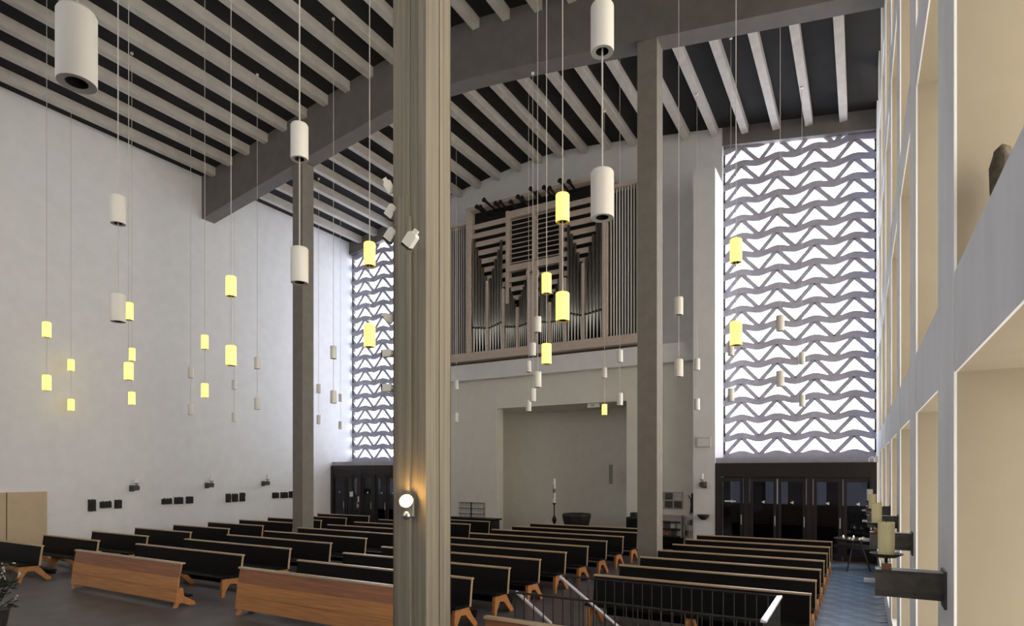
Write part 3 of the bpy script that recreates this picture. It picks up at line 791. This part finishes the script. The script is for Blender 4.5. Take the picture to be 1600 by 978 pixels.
MB().tube((-.05, -.02, .46), (-.12, -.06, .58), .02, .015).tube((.05, -.02, .46), (.1, -.08, .36), .02, .015).build('arms', M['bronze'], st)
MB().box(-.1, .1, -.08, .1, -.05, 0).build('console', M['grey'], st)
# candle table beside right aisle
q = atD(1338, 850, 15.6)
ct = empty('votive_candle_table', (-.13, 18.2, 0)); tag(ct, 'round dark iron votive candle table by the right doors', 'table')
MB().lathe([(.0, .80), (.46, .80), (.5, .84), (.48, .84), (.44, .82), (.0, .82)], 24).build('tray', M['iron'], ct); MB().lathe([(.0, .62), (.5, .62), (.52, .64), (.0, .64)], 24).build('lower_tray', M['iron'], ct)
for i in range(3):
    a = 2*math.pi*i/3; MB().tube((.1*math.cos(a), .1*math.sin(a), .8), (.35*math.cos(a), .35*math.sin(a), 0), .02).build('leg', M['iron'], ct)
for i in range(7):
    a = i * .9; rr = .3 if i % 2 else .15
    cdl = MB().lathe([(.0, .82), (.025, .82), (.025, .87), (.0, .865)], 10, (rr*math.cos(a), rr*math.sin(a), 0)).build('tealight', M['candlewhite'], ct)
    if i in (2, 3): MB().lathe([(.0, .868), (.01, .88), (.0, .905)], 8, (rr*math.cos(a), rr*math.sin(a), 0)).build('flame', M['flame'], cdl)
# small fitting on the right sill: horseshoe-shaped bracket
q = atY(1362, 719, 19.78)
hk = MB()
for i in range(10):
    a0, a1 = R(-30 + 24*i), R(-30 + 24*(i+1))
    hk.tube((.07*math.cos(a0), 0, .09*math.sin(a0)), (.07*math.cos(a1), 0, .09*math.sin(a1)), .012, k=6)
tag(hk.build('cable_hook', M['white'], None, (q.x, 19.78, q.z)), 'small white loop on the right window sill corner', 'hook')

# sculpture standing on the spandrel beam of the right wall
p = atX(1566, 246, XR + .17)
sc = empty('stone_sculpture', (p.x, p.y, BZ[0] + .5)); tag(sc, 'rough brown stone sculpture standing on the spandrel beam at upper right', 'sculpture')
b = MB(); hgt = p.z + .065 - BZ[0] - .5
b.lathe([(.0, 0), (.035, 0), (.03, hgt*.25), (.045, hgt*.4), (.06, hgt*.6), (.058, hgt*.8), (.04, hgt*.95), (.0, hgt)], 12)
for i, v in enumerate(b.v):
    k = 1 + .18 * math.sin(i * 2.3) ; b.v[i] = (v[0]*k*.75, v[1]*k*.8, v[2])
b.build('rock', M['stone'], sc, smooth=True)

# plant at the lower left corner
p = atD(-18, 736, 9.5)
pt = empty('potted_plant', (p.x, p.y, 0)); tag(pt, 'dark leafy plant with pale dried blossoms at the lower left edge', 'plant')
MB().lathe([(.0, 0), (.2, 0), (.26, .4), (.28, .42), (.25, .42), (.0, .38)], 16).build('pot', M['pot'], pt)
stm = MB(); lv = MB(); bs = MB()
for i in range(70):
    a = random.uniform(0, 2*math.pi); rr = random.uniform(.05, .42); hgt = random.uniform(.45, 1.12)
    tip = Vector((rr*math.cos(a), rr*math.sin(a), hgt))
    stm.tube((.05*math.cos(a), .05*math.sin(a), .38), tuple(tip), .006, .003, 5)
    for k in range(4):
        c = tip * random.uniform(.7, 1.0) + Vector((random.uniform(-.06, .06), random.uniform(-.06, .06), random.uniform(-.05, .03)))
        c.z = max(c.z, .4)
        u = Vector((random.gauss(0, 1), random.gauss(0, 1), random.gauss(0, .5))).normalized(); v = u.orthogonal().normalized()
        n0 = len(lv.v); w3 = u.cross(v) * .008
        lv.v += [tuple(c - u*.06), tuple(c + v*.025 + w3), tuple(c + u*.06), tuple(c - v*.025 + w3), tuple(c - w3)]
        lv.f += [(n0, n0+1, n0+4), (n0+1, n0+2, n0+4), (n0+2, n0+3, n0+4), (n0+3, n0, n0+4), (n0, n0+1, n0+2, n0+3)]
    for k in range(2):
        c = tip + Vector((random.uniform(-.05, .05), random.uniform(-.05, .05), random.uniform(-.06, .03)))
        bs.lathe([(.0, -.014), (.014, -.004), (.012, .008), (.0, .014)], 5, tuple(c))
stm.build('stems', M['leaf'], pt); tag(lv.build('leaves', M['leaf'], pt), kind='stuff'); tag(bs.build('blossoms', M['blossom'], pt), kind='stuff')
